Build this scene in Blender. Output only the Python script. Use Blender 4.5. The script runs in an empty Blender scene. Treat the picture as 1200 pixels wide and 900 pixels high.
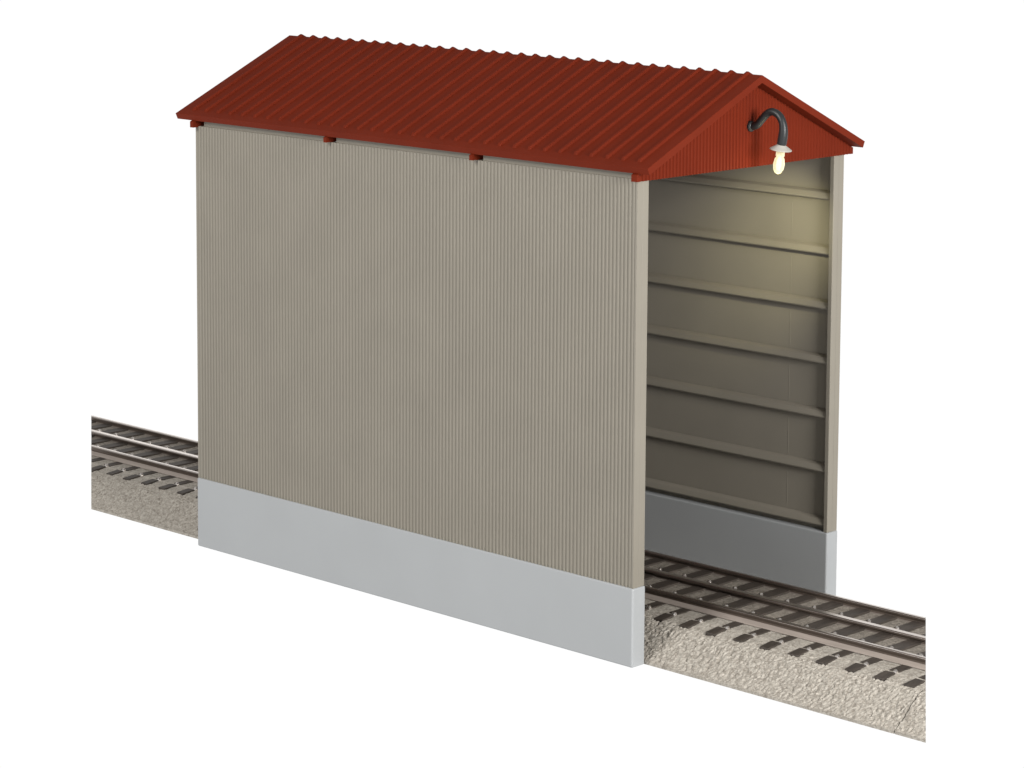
import bpy, bmesh, math, random
from mathutils import Vector, Matrix, noise

random.seed(7)
S = bpy.context.scene
COL = S.collection

# ------------------------------------------------------------------ camera
CAM = Vector((21.9166, -24.9304, 10.2079))
yaw, pitch, roll = 0.766300, -0.118694, 0.005852
cy, sy, cp, sp = math.cos(yaw), math.sin(yaw), math.cos(pitch), math.sin(pitch)
fwd = Vector((-sy*cp, cy*cp, sp))
rt = Vector((cy, sy, 0))
up = rt.cross(fwd)
r2 = math.cos(roll)*rt + math.sin(roll)*up
u2 = -math.sin(roll)*rt + math.cos(roll)*up
cam_d = bpy.data.cameras.new('camera')
cam = bpy.data.objects.new('camera', cam_d)
COL.objects.link(cam)
M = Matrix((r2, u2, -fwd)).transposed().to_4x4()
M.translation = CAM
cam.matrix_world = M
cam_d.sensor_width = 36.0
cam_d.lens = 3283.6/1200*36
cam_d.shift_y = -264.7/1200          # rising-front / perspective-control lens
cam_d.clip_end = 2000
S.camera = cam

# ------------------------------------------------------------------ studio light
W_ = bpy.data.worlds.new('World')
S.world = W_
W_.use_nodes = True
bg = W_.node_tree.nodes['Background']
bg.inputs['Color'].default_value = (1.0, 0.99, 0.975, 1)
bg.inputs['Strength'].default_value = 0.38

def area(name, loc, target, size, power, color=(1, 1, 1)):
    d = bpy.data.lights.new(name, 'AREA')
    d.shape = 'RECTANGLE'; d.size, d.size_y = size
    d.energy = power; d.color = color
    o = bpy.data.objects.new(name, d)
    COL.objects.link(o)
    o.location = loc
    o.rotation_euler = (Vector(target)-Vector(loc)).to_track_quat('-Z', 'Y').to_euler()
    return o
area('front_softbox', (22.5, -3, 10), (0, 2, 3), (7, 7), 8300, (1, 0.985, 0.96))
area('side_softbox', (-4.5, -24, 19), (-2, 0, 3), (8, 8), 6700, (1, 0.985, 0.96))

area('added_back_strip', (-35, 37, 13), (0, 2, 0.5), (50, 9), 1700, (1, 0.985, 0.96))  # unseen lamp added to give the rail tops bright reflections

S.view_settings.view_transform = 'Standard'
S.view_settings.look = 'None'
S.view_settings.exposure = 0
S.view_settings.gamma = 1

# ------------------------------------------------------------------ materials
def new_mat(name):
    m = bpy.data.materials.new(name)
    m.use_nodes = True
    nt = m.node_tree
    return m, nt, nt.nodes['Principled BSDF']

def plastic(name, col, rough=0.45, var=0.06, scale=3.0, bump=0.02, bscale=60, spec=0.4):
    m, nt, b = new_mat(name)
    tc = nt.nodes.new('ShaderNodeTexCoord')
    n = nt.nodes.new('ShaderNodeTexNoise')
    n.inputs['Scale'].default_value = scale
    n.inputs['Detail'].default_value = 6
    nt.links.new(tc.outputs['Object'], n.inputs['Vector'])
    cr = nt.nodes.new('ShaderNodeMapRange')
    cr.inputs['From Min'].default_value = 0.3; cr.inputs['From Max'].default_value = 0.7
    cr.inputs['To Min'].default_value = 1-var; cr.inputs['To Max'].default_value = 1+var
    nt.links.new(n.outputs['Fac'], cr.inputs['Value'])
    mx = nt.nodes.new('ShaderNodeVectorMath'); mx.operation = 'SCALE'
    mx.inputs[0].default_value = col
    nt.links.new(cr.outputs['Result'], mx.inputs['Scale'])
    nt.links.new(mx.outputs['Vector'], b.inputs['Base Color'])
    b.inputs['Roughness'].default_value = rough
    b.inputs['Specular IOR Level'].default_value = spec
    n2 = nt.nodes.new('ShaderNodeTexNoise')
    n2.inputs['Scale'].default_value = bscale; n2.inputs['Detail'].default_value = 4
    nt.links.new(tc.outputs['Object'], n2.inputs['Vector'])
    bp = nt.nodes.new('ShaderNodeBump')
    bp.inputs['Strength'].default_value = bump*10
    bp.inputs['Distance'].default_value = 0.004
    nt.links.new(n2.outputs['Fac'], bp.inputs['Height'])
    nt.links.new(bp.outputs['Normal'], b.inputs['Normal'])
    return m

M_WALL = plastic('beige_wall_plastic', (0.203, 0.185, 0.152), 0.5, 0.04, 1.2)
M_BASE = plastic('light_grey_plastic', (0.305, 0.316, 0.324), 0.45, 0.02, 1.0)
M_ROOF = plastic('dark_red_plastic', (0.116, 0.0135, 0.0042), 0.6, 0.06, 2.0, 0.03, 30, 0.07)
M_GABLE = M_ROOF
M_ARM = plastic('black_enamel', (0.012, 0.014, 0.015), 0.42, 0.1, 5)
M_SHADE = plastic('pale_grey_enamel', (0.33, 0.315, 0.285), 0.4, 0.03, 4)

def tie_mat():
    m, nt, b = new_mat('dark_brown_tie_plastic')
    tc = nt.nodes.new('ShaderNodeTexCoord')
    mp = nt.nodes.new('ShaderNodeMapping')
    mp.inputs['Scale'].default_value = (30, 4, 20)
    nt.links.new(tc.outputs['Object'], mp.inputs['Vector'])
    n = nt.nodes.new('ShaderNodeTexNoise'); n.inputs['Scale'].default_value = 1.0
    n.inputs['Detail'].default_value = 8; n.inputs['Roughness'].default_value = 0.7
    nt.links.new(mp.outputs['Vector'], n.inputs['Vector'])
    cr = nt.nodes.new('ShaderNodeValToRGB')
    cr.color_ramp.elements[0].position = 0.3; cr.color_ramp.elements[0].color = (0.016, 0.012, 0.009, 1)
    cr.color_ramp.elements[1].position = 0.75; cr.color_ramp.elements[1].color = (0.062, 0.048, 0.038, 1)
    nt.links.new(n.outputs['Fac'], cr.inputs['Fac'])
    nt.links.new(cr.outputs['Color'], b.inputs['Base Color'])
    b.inputs['Roughness'].default_value = 0.6
    bp = nt.nodes.new('ShaderNodeBump'); bp.inputs['Strength'].default_value = 0.6
    bp.inputs['Distance'].default_value = 0.01
    nt.links.new(n.outputs['Fac'], bp.inputs['Height'])
    nt.links.new(bp.outputs['Normal'], b.inputs['Normal'])
    return m
M_TIE = tie_mat()

def ballast_mat(name, dark, light):
    m, nt, b = new_mat(name)
    tc = nt.nodes.new('ShaderNodeTexCoord')
    n = nt.nodes.new('ShaderNodeTexNoise'); n.inputs['Scale'].default_value = 22
    n.inputs['Detail'].default_value = 5; n.inputs['Distortion'].default_value = 1.2
    nt.links.new(tc.outputs['Object'], n.inputs['Vector'])
    cr = nt.nodes.new('ShaderNodeValToRGB')
    cr.color_ramp.elements[0].position = 0.30; cr.color_ramp.elements[0].color = (*dark, 1)
    cr.color_ramp.elements[1].position = 0.62; cr.color_ramp.elements[1].color = (*light, 1)
    nt.links.new(n.outputs['Fac'], cr.inputs['Fac'])
    n3 = nt.nodes.new('ShaderNodeTexNoise'); n3.inputs['Scale'].default_value = 90
    n3.inputs['Detail'].default_value = 3
    nt.links.new(tc.outputs['Object'], n3.inputs['Vector'])
    mr = nt.nodes.new('ShaderNodeMapRange'); mr.inputs['To Min'].default_value = 0.75; mr.inputs['To Max'].default_value = 1.25
    nt.links.new(n3.outputs['Fac'], mr.inputs['Value'])
    mx = nt.nodes.new('ShaderNodeVectorMath'); mx.operation = 'SCALE'
    nt.links.new(cr.outputs['Color'], mx.inputs[0]); nt.links.new(mr.outputs['Result'], mx.inputs['Scale'])
    nt.links.new(mx.outputs['Vector'], b.inputs['Base Color'])
    b.inputs['Roughness'].default_value = 0.62
    bp = nt.nodes.new('ShaderNodeBump'); bp.inputs['Strength'].default_value = 0.8
    bp.inputs['Distance'].default_value = 0.014
    nt.links.new(n3.outputs['Fac'], bp.inputs['Height'])
    nt.links.new(bp.outputs['Normal'], b.inputs['Normal'])
    return m
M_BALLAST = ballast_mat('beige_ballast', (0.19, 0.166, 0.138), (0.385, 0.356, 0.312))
M_BED = ballast_mat('grimy_bed_with_painted_shade', (0.085, 0.072, 0.060), (0.25, 0.222, 0.188))  # darker ballast: grime plus the shade between the rails, painted in

def metal(name, col, rough, metallic=1.0):
    m, nt, b = new_mat(name)
    tc = nt.nodes.new('ShaderNodeTexCoord')
    mp = nt.nodes.new('ShaderNodeMapping'); mp.inputs['Scale'].default_value = (1.5, 30, 30)
    nt.links.new(tc.outputs['Object'], mp.inputs['Vector'])
    n = nt.nodes.new('ShaderNodeTexNoise'); n.inputs['Scale'].default_value = 1.5
    n.inputs['Detail'].default_value = 6
    nt.links.new(mp.outputs['Vector'], n.inputs['Vector'])
    mr = nt.nodes.new('ShaderNodeMapRange'); mr.inputs['To Min'].default_value = 0.7; mr.inputs['To Max'].default_value = 1.25
    nt.links.new(n.outputs['Fac'], mr.inputs['Value'])
    mx = nt.nodes.new('ShaderNodeVectorMath'); mx.operation = 'SCALE'; mx.inputs[0].default_value = col
    nt.links.new(mr.outputs['Result'], mx.inputs['Scale'])
    nt.links.new(mx.outputs['Vector'], b.inputs['Base Color'])
    b.inputs['Metallic'].default_value = metallic
    b.inputs['Roughness'].default_value = rough
    return m
M_RAILTOP = metal('worn_rail_steel', (0.72, 0.66, 0.62), 0.28)
M_RAILSIDE = metal('browned_rail_steel', (0.10, 0.077, 0.062), 0.42, 0.5)
M_RAILFOOT = metal('rail_foot_steel', (0.36, 0.31, 0.275), 0.42, 0.3)
M_RAILFOOT_DULL = metal('dull_rail_foot_steel', (0.19, 0.162, 0.142), 0.45, 0.3)
M_SPIKE = metal('bright_spike', (0.75, 0.70, 0.66), 0.22)

def emit(name, col, strength):
    m = bpy.data.materials.new(name); m.use_nodes = True
    nt = m.node_tree; nt.nodes.remove(nt.nodes['Principled BSDF'])
    e = nt.nodes.new('ShaderNodeEmission')
    e.inputs['Color'].default_value = (*col, 1); e.inputs['Strength'].default_value = strength
    nt.links.new(e.outputs[0], nt.nodes['Material Output'].inputs['Surface'])
    return m
M_BACKDROP = emit('glowing_white_backdrop', (1, 1, 1), 1.02)  # added glow that keeps the ground blank white and shadowless

# ------------------------------------------------------------------ helpers
def link(name, bm, mats, parent=None, smooth=False, bevel=0, seg=2, angle=40):
    bmesh.ops.recalc_face_normals(bm, faces=bm.faces)
    me = bpy.data.meshes.new(name)
    bm.to_mesh(me); bm.free()
    for m in (mats if isinstance(mats, (list, tuple)) else [mats]):
        me.materials.append(m)
    o = bpy.data.objects.new(name, me)
    COL.objects.link(o)
    if parent: o.parent = parent
    if smooth:
        for p in me.polygons: p.use_smooth = True
    if bevel:
        b = o.modifiers.new('bevel', 'BEVEL'); b.width = bevel; b.segments = seg
        b.limit_method = 'ANGLE'; b.angle_limit = math.radians(angle)
    return o

def box(bm, x0, x1, y0, y1, z0, z1, mi=0):
    vs = [bm.verts.new(p) for p in ((x0,y0,z0),(x1,y0,z0),(x1,y1,z0),(x0,y1,z0),(x0,y0,z1),(x1,y0,z1),(x1,y1,z1),(x0,y1,z1))]
    for f in ((0,3,2,1),(4,5,6,7),(0,1,5,4),(1,2,6,5),(2,3,7,6),(3,0,4,7)):
        bm.faces.new([vs[i] for i in f]).material_index = mi
    return vs

def prism_x(bm, prof, x0, x1, mis=None):
    """closed (y,z) profile extruded along x"""
    a = [bm.verts.new((x0, y, z)) for y, z in prof]
    b = [bm.verts.new((x1, y, z)) for y, z in prof]
    n = len(prof)
    for i in range(n):
        f = bm.faces.new((a[i], a[(i+1) % n], b[(i+1) % n], b[i]))
        if mis: f.material_index = mis[i]
    bm.faces.new(a[::-1]); bm.faces.new(b)

def tube(bm, pts, rads, seg=20, cap=True):
    rings = []
    n = len(pts)
    for i, p in enumerate(pts):
        t = (pts[min(i+1, n-1)]-pts[max(i-1, 0)]).normalized()
        s = Vector((0, 1, 0)); 
        if abs(t.dot(s)) > 0.95: s = Vector((1, 0, 0))
        a = t.cross(s).normalized(); b = t.cross(a).normalized()
        rings.append([bm.verts.new(p+rads[i]*(math.cos(2*math.pi*k/seg)*a+math.sin(2*math.pi*k/seg)*b)) for k in range(seg)])
    for i in range(n-1):
        for k in range(seg):
            bm.faces.new((rings[i][k], rings[i][(k+1) % seg], rings[i+1][(k+1) % seg], rings[i+1][k]))
    if cap:
        bm.faces.new(rings[0][::-1]); bm.faces.new(rings[-1])

def empty(name, loc, label, cat):
    o = bpy.data.objects.new(name, None)
    COL.objects.link(o); o.location = loc
    o['label'] = label; o['category'] = cat
    return o

# ------------------------------------------------------------------ white ground with an added glow, as backdrop
bm = bmesh.new()
box(bm, -320, 300, -300, 320, -0.3, -0.004)
g = link('ground', bm, M_BACKDROP); g['kind'] = 'structure'
g['label'] = 'plain white ground under the model, glow added for a blank backdrop'

# ------------------------------------------------------------------ shed
L, W, HB, H = 8.235, 4.077, 0.991, 6.0
TB = 0.235                       # foundation thickness
shed = empty('railway_shed', (0, 0, 0), 'beige corrugated model train shed with red ribbed roof and grey foundation, straddling the track', 'shed')

PITCH = 0.0605
GIRTS = [1.10+0.722*k for k in range(7)]

def side(y, s):
    """y: outer face; s: +1 when the inside lies towards +y"""
    Y = lambda d: y+s*d
    def bx(b, x0, x1, d0, d1, z0, z1):
        ya, yb = sorted((Y(d0), Y(d1))); box(b, x0, x1, ya, yb, z0, z1)
    # foundation
    b = bmesh.new(); bx(b, -L, 0, 0, TB, 0, HB)
    link('foundation', b, M_BASE, shed, bevel=0.022, seg=3)
    # corrugated sheet
    b = bmesh.new()
    xs = []
    x = -L+0.05; 
    n = int((L-0.10)/PITCH)
    prof = [(0.0, 0.0), (0.22, 0.0), (0.40, 0.014), (0.60, 0.0165), (0.78, 0.014)]
    pts = [(-L+0.012, 0.014)]
    p = (L-0.09)/n
    for i in range(n):
        for t, d in prof: pts.append((-L+0.05+(i+t)*p, 0.0285-d))
    pts += [(-L+0.05+n*p, 0.0285), (-0.038, 0.014), (-0.012, 0.014)]
    back = 0.115
    z0, z1 = HB-0.002, H
    lo = [b.verts.new((q, Y(d), z0)) for q, d in pts]
    hi = [b.verts.new((q, Y(d), z1)) for q, d in pts]
    for i in range(len(pts)-1): b.faces.new((lo[i], lo[i+1], hi[i+1], hi[i]))
    c = [b.verts.new((q, Y(back), z)) for q in (pts[0][0], pts[-1][0]) for z in (z0, z1)]
    b.faces.new((c[0], c[1], c[3], c[2]))
    b.faces.new((lo[0], hi[0], c[1], c[0])); b.faces.new((lo[-1], c[2], c[3], hi[-1]))
    b.faces.new(hi+[c[3], c[1]]); b.faces.new(lo+[c[2], c[0]])
    wall = link('side_wall', b, M_WALL, shed)
    # edge posts, one at each portal
    for x0, x1 in ((-0.075, -0.010), (-L+0.010, -L+0.075)):
        b = bmesh.new(); bx(b, x0, x1, back-0.001, 0.222, HB-0.002, H)
        link('edge_post', b, M_WALL, wall, bevel=0.008)
    # girts: chamfered horizontal bars on the inside
    for z in GIRTS:
        b = bmesh.new()
        pr = [(Y(back-0.001), z-0.028), (Y(0.192), z-0.046), (Y(0.206), z-0.024), (Y(0.178), z+0.044), (Y(back-0.001), z+0.075)]
        prism_x(b, pr, -L+0.075, -0.075)
        link('girt', b, M_WALL, wall, bevel=0.008)
    # thin mould lines left on the inside panels
    for k, z in enumerate(GIRTS[:-1]):
        b = bmesh.new()
        bx(b, -0.772, -0.764, back-0.001, back+0.0022, z+0.10, z+0.58)
        link('mould_line', b, M_WALL, wall)
    # plain strip above the corrugation, broken at the trusses
    for x0, x1 in ((-8.075, -5.485), (-5.355, -2.762), (-2.625, -0.03)):
        b = bmesh.new(); bx(b, x0, x1, 0.045, 0.12, H-0.002, 6.120)
        link('top_strip', b, M_WALL, wall)
    b = bmesh.new(); bx(b, -L+0.09, -0.04, 0.165, 0.20, H-0.002, 6.16)  # added backing strip that closes the truss gaps so they look dark
    link('gap_backing', b, M_ROOF, shed)
side(0, 1)
side(W, -1)

# roof ---------------------------------------------------------------
OE, ZE, ZR, XF, XB = 0.092, 6.161, 7.148, 0.239, -L-0.298
MID = W/2
th = math.atan2(ZR-ZE, MID+OE)
T = 0.088
def slope_pt(u, h, side_):
    """u: distance from the eave along the slope, h: height off the slope"""
    y = -OE+u*math.cos(th)-h*math.sin(th); z = ZE+u*math.sin(th)+h*math.cos(th)
    return (y, z) if side_ < 0 else (W-y, z)
LEN = (MID+OE)/math.cos(th)
b = bmesh.new()
tv = T/math.cos(th)
prof = [slope_pt(0, 0, -1), (MID, ZR), slope_pt(0, 0, 1), slope_pt(0, -T, 1), (MID, ZR-tv), slope_pt(0, -T, -1)]
prism_x(b, prof, XB, XF)
RIBP = 8.282/32
for i in range(33):
    xc = -8.28+i*RIBP
    w0, w1, h = 0.031, 0.017, 0.029
    for sd in (-1, 1):
        rows = []
        for u, hh in ((0.115, -0.002), (0.150, h), (LEN, h)):
            if u == LEN:
                zt = ZR+h/math.cos(th); pt0 = (MID, ZR-0.004); pt1 = (MID, zt)
            else:
                pt0 = slope_pt(u-0.03 if hh > 0 else u, -0.004, sd); pt1 = slope_pt(u, hh, sd)
            rows.append([b.verts.new((xc-w0, *pt0)), b.verts.new((xc-w1, *pt1)), b.verts.new((xc+w1, *pt1)), b.verts.new((xc+w0, *pt0))])
        for k in range(2):
            for j in range(3):
                b.faces.new((rows[k][j], rows[k][j+1], rows[k+1][j+1], rows[k+1][j]))
        b.faces.new(rows[0])
        b.faces.new(rows[-1])
me = b
roof = link('roof', b, M_ROOF, shed, bevel=0.006, seg=2, angle=35)

# gables: ribbed triangular panels
def gable(x_in, x_out):
    """corrugated on the face at x_out"""
    b = bmesh.new()
    s = 1 if x_out > x_in else -1
    y0, y1, zb = -0.078, W+0.078, 5.985
    topz = lambda y: ZR-tv-0.004-abs(y-MID)*math.tan(th)
    ys = []
    p = 0.0625
    n = int((y1-y0-0.1)/p)
    ys.append((y0, 0.0)); 
    for i in range(n):
        for t, d in ((0, 0), (0.25, 0), (0.42, 0.014), (0.82, 0.014)): ys.append((y0+0.05+(i+t)*p, -d))
    ys.append((y0+0.05+n*p, 0.0)); ys.append((y1, 0.0))
    # outer face columns, welded at their borders
    def col(y): return max(topz(y), zb+0.035)
    fl = [b.verts.new((x_out+s*d, y, zb)) for y, d in ys]
    fm = [b.verts.new((x_out+s*d, y, zb+0.035)) for y, d in ys]
    ft = [b.verts.new((x_out+s*d, y, max(topz(y), zb+0.036))) for y, d in ys]
    bl = [b.verts.new((x_in, y, zb)) for y, d in ys]
    bt = [b.verts.new((x_in, y, max(topz(y), zb+0.036))) for y, d in ys]
    for i in range(len(ys)-1):
        b.faces.new((fl[i], fl[i+1], fm[i+1], fm[i])); b.faces.new((fm[i], fm[i+1], ft[i+1], ft[i]))
        b.faces.new((bl[i], bt[i], bt[i+1], bl[i+1]))
        b.faces.new((fl[i], bl[i], bl[i+1], fl[i+1])); b.faces.new((ft[i], ft[i+1], bt[i+1], bt[i]))
    b.faces.new((fl[0], fm[0], ft[0], bt[0], bl[0])); b.faces.new((fl[-1], bl[-1], bt[-1], ft[-1], fm[-1]))
    return link('gable', b, M_GABLE, shed)
gable(-0.03, 0.062)
gable(-L+0.07, -L+0.0)

def truss(x0, x1):
    b = bmesh.new()
    zb = 6.004
    topz = lambda y: ZR-tv-0.004-abs(y-MID)*math.tan(th)
    pr = [(-0.075, zb), (W+0.075, zb), (W+0.075, topz(W+0.075)), (MID, topz(MID)), (-0.075, topz(-0.075))]
    prism_x(b, pr, x0, x1)
    link('roof_truss', b, M_ROOF, shed)
truss(-5.480, -5.425)
truss(-2.756, -2.70)

# wall lamp -----------------------------------------------------------
YL = MID
b = bmesh.new()
ctrl = [(0.05, 6.500), (0.105, 6.502), (0.175, 6.53), (0.245, 6.60), (0.32, 6.672), (0.405, 6.705), (0.50, 6.675), (0.565, 6.595), (0.585, 6.49), (0.575, 6.395), (0.558, 6.315)]
def cr_(p, n=6):
    out = []
    for i in range(len(p)-1):
        a, b_, c, d = p[max(i-1, 0)], p[i], p[i+1], p[min(i+2, len(p)-1)]
        for k in range(n):
            t = k/n
            out.append(tuple(0.5*(2*b_[j]+(c[j]-a[j])*t+(2*a[j]-5*b_[j]+4*c[j]-d[j])*t*t+(-a[j]+3*b_[j]-3*c[j]+d[j])*t**3) for j in (0, 1)))
    out.append(p[-1]); return out
path = [Vector((x, YL, z)) for x, z in cr_(ctrl)]
rad = []
for i in range(len(path)):
    t = i/(len(path)-1)
    rad.append(0.048 if t < 0.72 else 0.048+0.012*min(1, (t-0.72)/0.15))
tube(b, path, rad, 22)
lamp = link('wall_lamp', b, M_ARM, shed, smooth=True)
b = bmesh.new()
tube(b, [Vector((0.045, YL, 6.5)), Vector((0.085, YL, 6.5)), Vector((0.105, YL, 6.5))], [0.068, 0.068, 0.052], 24)
link('mounting_plate', b, M_ARM, lamp, smooth=False, bevel=0.008)
# the lamp head hangs with a slight tilt back towards the wall
AX = Vector((-0.14, 0, -1)).normalized()
P0 = path[-1]
def lathe(bm, prof, seg=28, closed_top=True, closed_bot=True):
    side_ = Vector((0, 1, 0)); a = AX.cross(side_).normalized()
    rings = []
    for d, r in prof:
        c = P0+AX*d
        rings.append([bm.verts.new(c+r*(math.cos(2*math.pi*k/seg)*side_+math.sin(2*math.pi*k/seg)*a)) for k in range(seg)])
    for i in range(len(rings)-1):
        for k in range(seg):
            bm.faces.new((rings[i][k], rings[i][(k+1) % seg], rings[i+1][(k+1) % seg], rings[i+1][k]))
    if closed_top: bm.faces.new(rings[0])
    if closed_bot: bm.faces.new(rings[-1])
b = bmesh.new()
lathe(b, [(-0.004, 0.05), (0.012, 0.058), (0.05, 0.118), (0.064, 0.138), (0.070, 0.138), (0.058, 0.112), (0.045, 0.07)], 32)
link('lamp_shade', b, M_SHADE, lamp, smooth=True)
M_CORE = emit('glowing_filament', (1.0, 0.93, 0.62), 1.6)
M_BULB, nt, bs = new_mat('lit_warm_glass')
bs.inputs['Base Color'].default_value = (0.6, 0.57, 0.38, 1)
bs.inputs['Emission Color'].default_value = (1.0, 0.94, 0.66, 1)
bs.inputs['Emission Strength'].default_value = 0.5
bs.inputs['Roughness'].default_value = 0.08
tr = nt.nodes.new('ShaderNodeBsdfTransparent')
tr.inputs['Color'].default_value = (1.0, 0.98, 0.9, 1)
lw = nt.nodes.new('ShaderNodeLayerWeight'); lw.inputs['Blend'].default_value = 0.35
mr_ = nt.nodes.new('ShaderNodeMapRange'); mr_.inputs['To Min'].default_value = 0.38; mr_.inputs['To Max'].default_value = 0.9
nt.links.new(lw.outputs['Facing'], mr_.inputs['Value'])
ms = nt.nodes.new('ShaderNodeMixShader')
nt.links.new(mr_.outputs['Result'], ms.inputs['Fac'])
nt.links.new(tr.outputs[0], ms.inputs[1]); nt.links.new(bs.outputs[0], ms.inputs[2])
nt.links.new(ms.outputs[0], nt.nodes['Material Output'].inputs['Surface'])
b = bmesh.new()
lathe(b, [(0.15, 0.012), (0.20, 0.030), (0.27, 0.034), (0.33, 0.020)], 10)
link('filament', b, M_CORE, lamp)
b = bmesh.new()
lathe(b, [(0.050, 0.052), (0.145, 0.055), (0.155, 0.045)], 16)
link('socket', b, M_BULB, lamp)
b = bmesh.new()
lathe(b, [(0.150, 0.040), (0.185, 0.062), (0.25, 0.074), (0.315, 0.066), (0.36, 0.040), (0.372, 0.015)], 8)
link('bulb', b, M_BULB, lamp, bevel=0.006)
ld = bpy.data.lights.new('lamp_light', 'SPOT')
ld.energy = 300; ld.color = (1.0, 0.94, 0.58); ld.shadow_soft_size = 0.06
ld.spot_size = math.radians(54); ld.spot_blend = 1.0
lo = bpy.data.objects.new('lamp_light', ld); COL.objects.link(lo)
lo.location = P0+AX*0.42; lo.parent = lamp
lo.rotation_euler = (Vector((-1.0, W-0.2, 4.75))-lo.location).to_track_quat('-Z', 'Y').to_euler()
ld = bpy.data.lights.new('bulb_light', 'POINT')
ld.energy = 9.0; ld.color = (1.0, 0.90, 0.50); ld.shadow_soft_size = 0.06
lo = bpy.data.objects.new('bulb_light', ld); COL.objects.link(lo)
lo.location = P0+AX*0.48; lo.parent = lamp

# ------------------------------------------------------------------ track
# both outer ends are sawn off at a skew
CUT_L = (Vector((-10.947, 0.203, 0)), Vector((-0.6098, -0.7925, 0.0118)).normalized())
CUT_R = (Vector((4.207, 0.208, 0)), Vector((0.8129, 0.5820, 0.0230)).normalized())
def cut(bm, which=None):
    for w in (CUT_L, CUT_R): cut_one(bm, w)
def cut_one(bm, which):
    p, nrm = which
    geom = bm.verts[:]+bm.edges[:]+bm.faces[:]
    r = bmesh.ops.bisect_plane(bm, geom=geom, dist=1e-5, plane_co=p, plane_no=nrm, clear_outer=True)
    es = [e for e in r['geom_cut'] if isinstance(e, bmesh.types.BMEdge)]
    if es:
        bmesh.ops.triangle_fill(bm, use_beauty=True, use_dissolve=False, edges=es)

RAILS = (1.42, 2.095, 2.775)
ZT = 0.548
TIEP = 0.423
TIE0 = 3.555                                  # one tie's centre; the rest follow at TIEP
SEAM = 3.745

def ballast_prof(v):
    """v 0..1 from near foot to far foot -> (y, z, roughness of relief)"""
    P = [(0.245, 0.0, 0), (0.245, 0.035, 0.15), (0.275, 0.05, 0.8), (0.66, 0.345, 1), (0.775, 0.392, 0.8), (0.985, 0.414, 0.3), (1.02, 0.430, 0.15), (1.055, 0.416, 0.25), (1.42, 0.420, 0.2), (1.44, 0.462, 0.2), (2.80, 0.462, 0.25), (2.86, 0.43, 0.3), (2.99, 0.36, 0.3), (3.4, 0.22, 0.6), (3.78, 0.035, 0.6), (3.80, 0.0, 0)]
    return P

def ballast(x0, x1, parent, which):
    P = ballast_prof(0)
    yz = []
    for i in range(len(P)-1):
        a, c = P[i], P[i+1]
        l = math.hypot(c[0]-a[0], c[1]-a[1])
        st = 0.02 if c[0] <= 1.45 else 0.07
        n = max(1, round(l/st))
        for k in range(n):
            t = k/n; yz.append(tuple(a[j]+(c[j]-a[j])*t for j in range(3)))
    yz.append(P[-1])
    nx = max(2, round((x1-x0)/0.022))
    bm = bmesh.new()
    rows = []
    for i in range(nx+1):
        x = x0+(x1-x0)*i/nx
        row = []
        hid = (-7.9 < x < -1.2)
        for y, z, k in yz:
            dy = dz = 0
            if k > 0 and not hid:
                q = Vector((x*21, y*17, z*12))
                w = noise.noise_vector(q*0.6)*0.9
                h = 1-abs(noise.noise(q+w))*2.4
                h2 = noise.noise(q*2.1+Vector((5, 1, 2)))
                e = (0.018*(h-0.5)+0.010*h2)*k
                dy, dz = -e*0.6*(1 if y < 2 else -1), e*0.8
            row.append(bm.verts.new((x, y+dy, max(0, z+dz) if z > 0 else z)))
        rows.append(row)
    for i in range(nx):
        for j in range(len(yz)-1):
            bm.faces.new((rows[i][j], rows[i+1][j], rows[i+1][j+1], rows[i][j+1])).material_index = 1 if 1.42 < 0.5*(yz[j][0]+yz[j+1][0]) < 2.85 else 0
        bm.faces.new((rows[i][0], rows[i][-1], rows[i+1][-1], rows[i+1][0]))
    bm.faces.new(rows[0]); bm.faces.new(rows[-1][::-1])
    bmesh.ops.recalc_face_normals(bm, faces=bm.faces)
    cut(bm, which)
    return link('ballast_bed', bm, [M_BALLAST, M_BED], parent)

def rail_prof(yc, h=0.036):
    # head / web / foot; returns profile and per-edge material index (0 side, 1 top, 2 foot)
    wb, f = 0.020, 0.10
    P = [(-f, 0.425), (-f, 0.436), (-wb-0.012, 0.472), (-wb, 0.482), (-wb, 0.504), (-h, 0.514), (-h, ZT-0.012), (-h+0.014, ZT),
         (h-0.014, ZT), (h, ZT-0.012), (h, 0.514), (wb, 0.504), (wb, 0.482), (wb+0.012, 0.472), (f, 0.436), (f, 0.425)]
    mi = [2, 2, 0, 0, 0, 0, 1, 1, 1, 0, 0, 0, 0, 2, 2, 0]
    return [(yc+a, z) for a, z in P], mi

def spike_mesh():
    """round-headed stub about 0.11 tall, its origin at the top"""
    bm = bmesh.new()
    rings = []
    for z, r in ((-0.11, 0.02), (-0.04, 0.02), (-0.04, 0.033), (-0.018, 0.030), (-0.005, 0.018), (0, 0.002)):
        rings.append([bm.verts.new((r*math.cos(2*math.pi*k/10), r*math.sin(2*math.pi*k/10), z)) for k in range(10)])
    for i in range(len(rings)-1):
        for k in range(10): bm.faces.new((rings[i][k], rings[i][(k+1) % 10], rings[i+1][(k+1) % 10], rings[i+1][k]))
    bm.faces.new(rings[-1]); bm.faces.new(rings[0][::-1])
    bmesh.ops.recalc_face_normals(bm, faces=bm.faces)
    me = bpy.data.meshes.new('spike'); bm.to_mesh(me); bm.free()
    me.materials.append(M_SPIKE)
    return me
SPIKE = spike_mesh()

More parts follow.
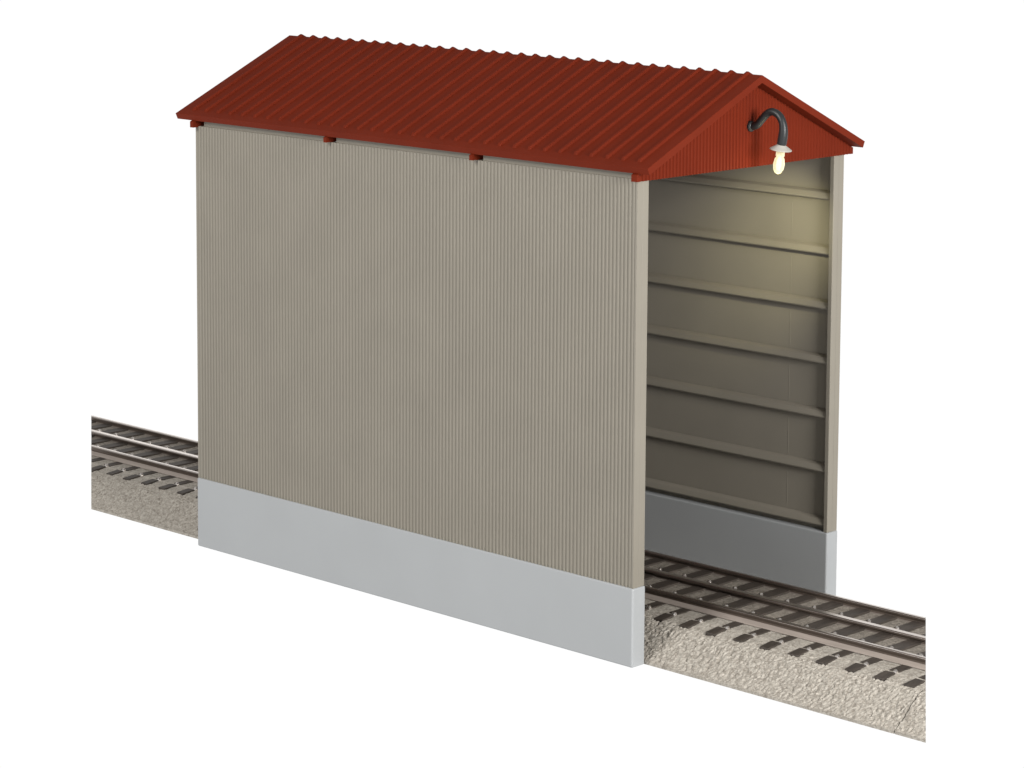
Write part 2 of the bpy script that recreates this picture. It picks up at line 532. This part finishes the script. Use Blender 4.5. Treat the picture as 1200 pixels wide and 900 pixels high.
def tie_bm(jit):
    bm = bmesh.new()
    rnd = random.Random(jit)
    w = 0.072; w2 = 0.098
    def seg(ya, yb, za, zb, zl, ww):
        vs = box(bm, -ww, ww, ya, yb, zl, zl+0.2)
        for v in vs[4:]:
            v.co.z = za if abs(v.co.y-ya) < 1e-6 else zb
        for v in vs: v.co.x += rnd.uniform(-0.006, 0.006); v.co.y += rnd.uniform(-0.008, 0.008)
    seg(0.765+rnd.uniform(-0.012, 0.012), 0.995, 0.412, 0.434, 0.30, w)     # end on the near shoulder
    seg(1.06, 1.425, 0.428, 0.432, 0.32, w)                   # between shoulder and near rail
    seg(1.43, 2.86, 0.484, 0.484, 0.34, w2)                   # under the rails
    return bm

def track(name, label, x0, x1, which, ties):
    t = empty(name, ((x0+x1)/2, 2.05, 0), label, 'track')
    t['group'] = 'model railway track pieces'
    off = -t.location
    parts = []
    parts.append(ballast(x0, x1, t, which))
    for yc in RAILS:
        bm = bmesh.new()
        pr, mi = rail_prof(yc, 0.055 if yc == RAILS[1] else 0.036)
        prism_x(bm, pr, x0+0.004, x1-0.004, mi)
        cut(bm, which)
        parts.append(link('rail', bm, [M_RAILSIDE, M_RAILTOP, M_RAILFOOT if yc == RAILS[0] else M_RAILFOOT_DULL], t, bevel=0.004))
    for k, xc in enumerate(ties):
        bm = tie_bm(k)
        for v in bm.verts: v.co.x += xc
        cut(bm, which)
        if not bm.verts: bm.free(); continue
        o = link('tie', bm, M_TIE, t, bevel=0.010)
        parts.append(o)
        if (xc < -7.8 or xc > -2.6):
            inside = lambda q: all((q-p).dot(n) < -0.03 for p, n in (CUT_L, CUT_R))
            for ys, zs in ((1.022, 0.462), (1.515, 0.546), (2.20, 0.562)):
                if not inside(Vector((xc+0.05, ys, 0))): continue
                s = bpy.data.objects.new('spike', SPIKE); COL.objects.link(s)
                s.parent = o; s.location = (xc+0.05, ys, zs)
    for o in parts: o.location = off
    return t
allties = [TIE0+TIEP*k for k in range(-50, 6)]
track('railway_track', 'long three-rail model track piece on beige ballast, running through the shed up to the seam', -17.5, SEAM-0.008, CUT_L, [x for x in allties if x < SEAM-0.05])
track('railway_track', 'short three-rail model track piece beyond the diagonal ballast seam, farthest from the shed', SEAM+0.008, 7.2, CUT_R, [x for x in allties if x > SEAM+0.05])
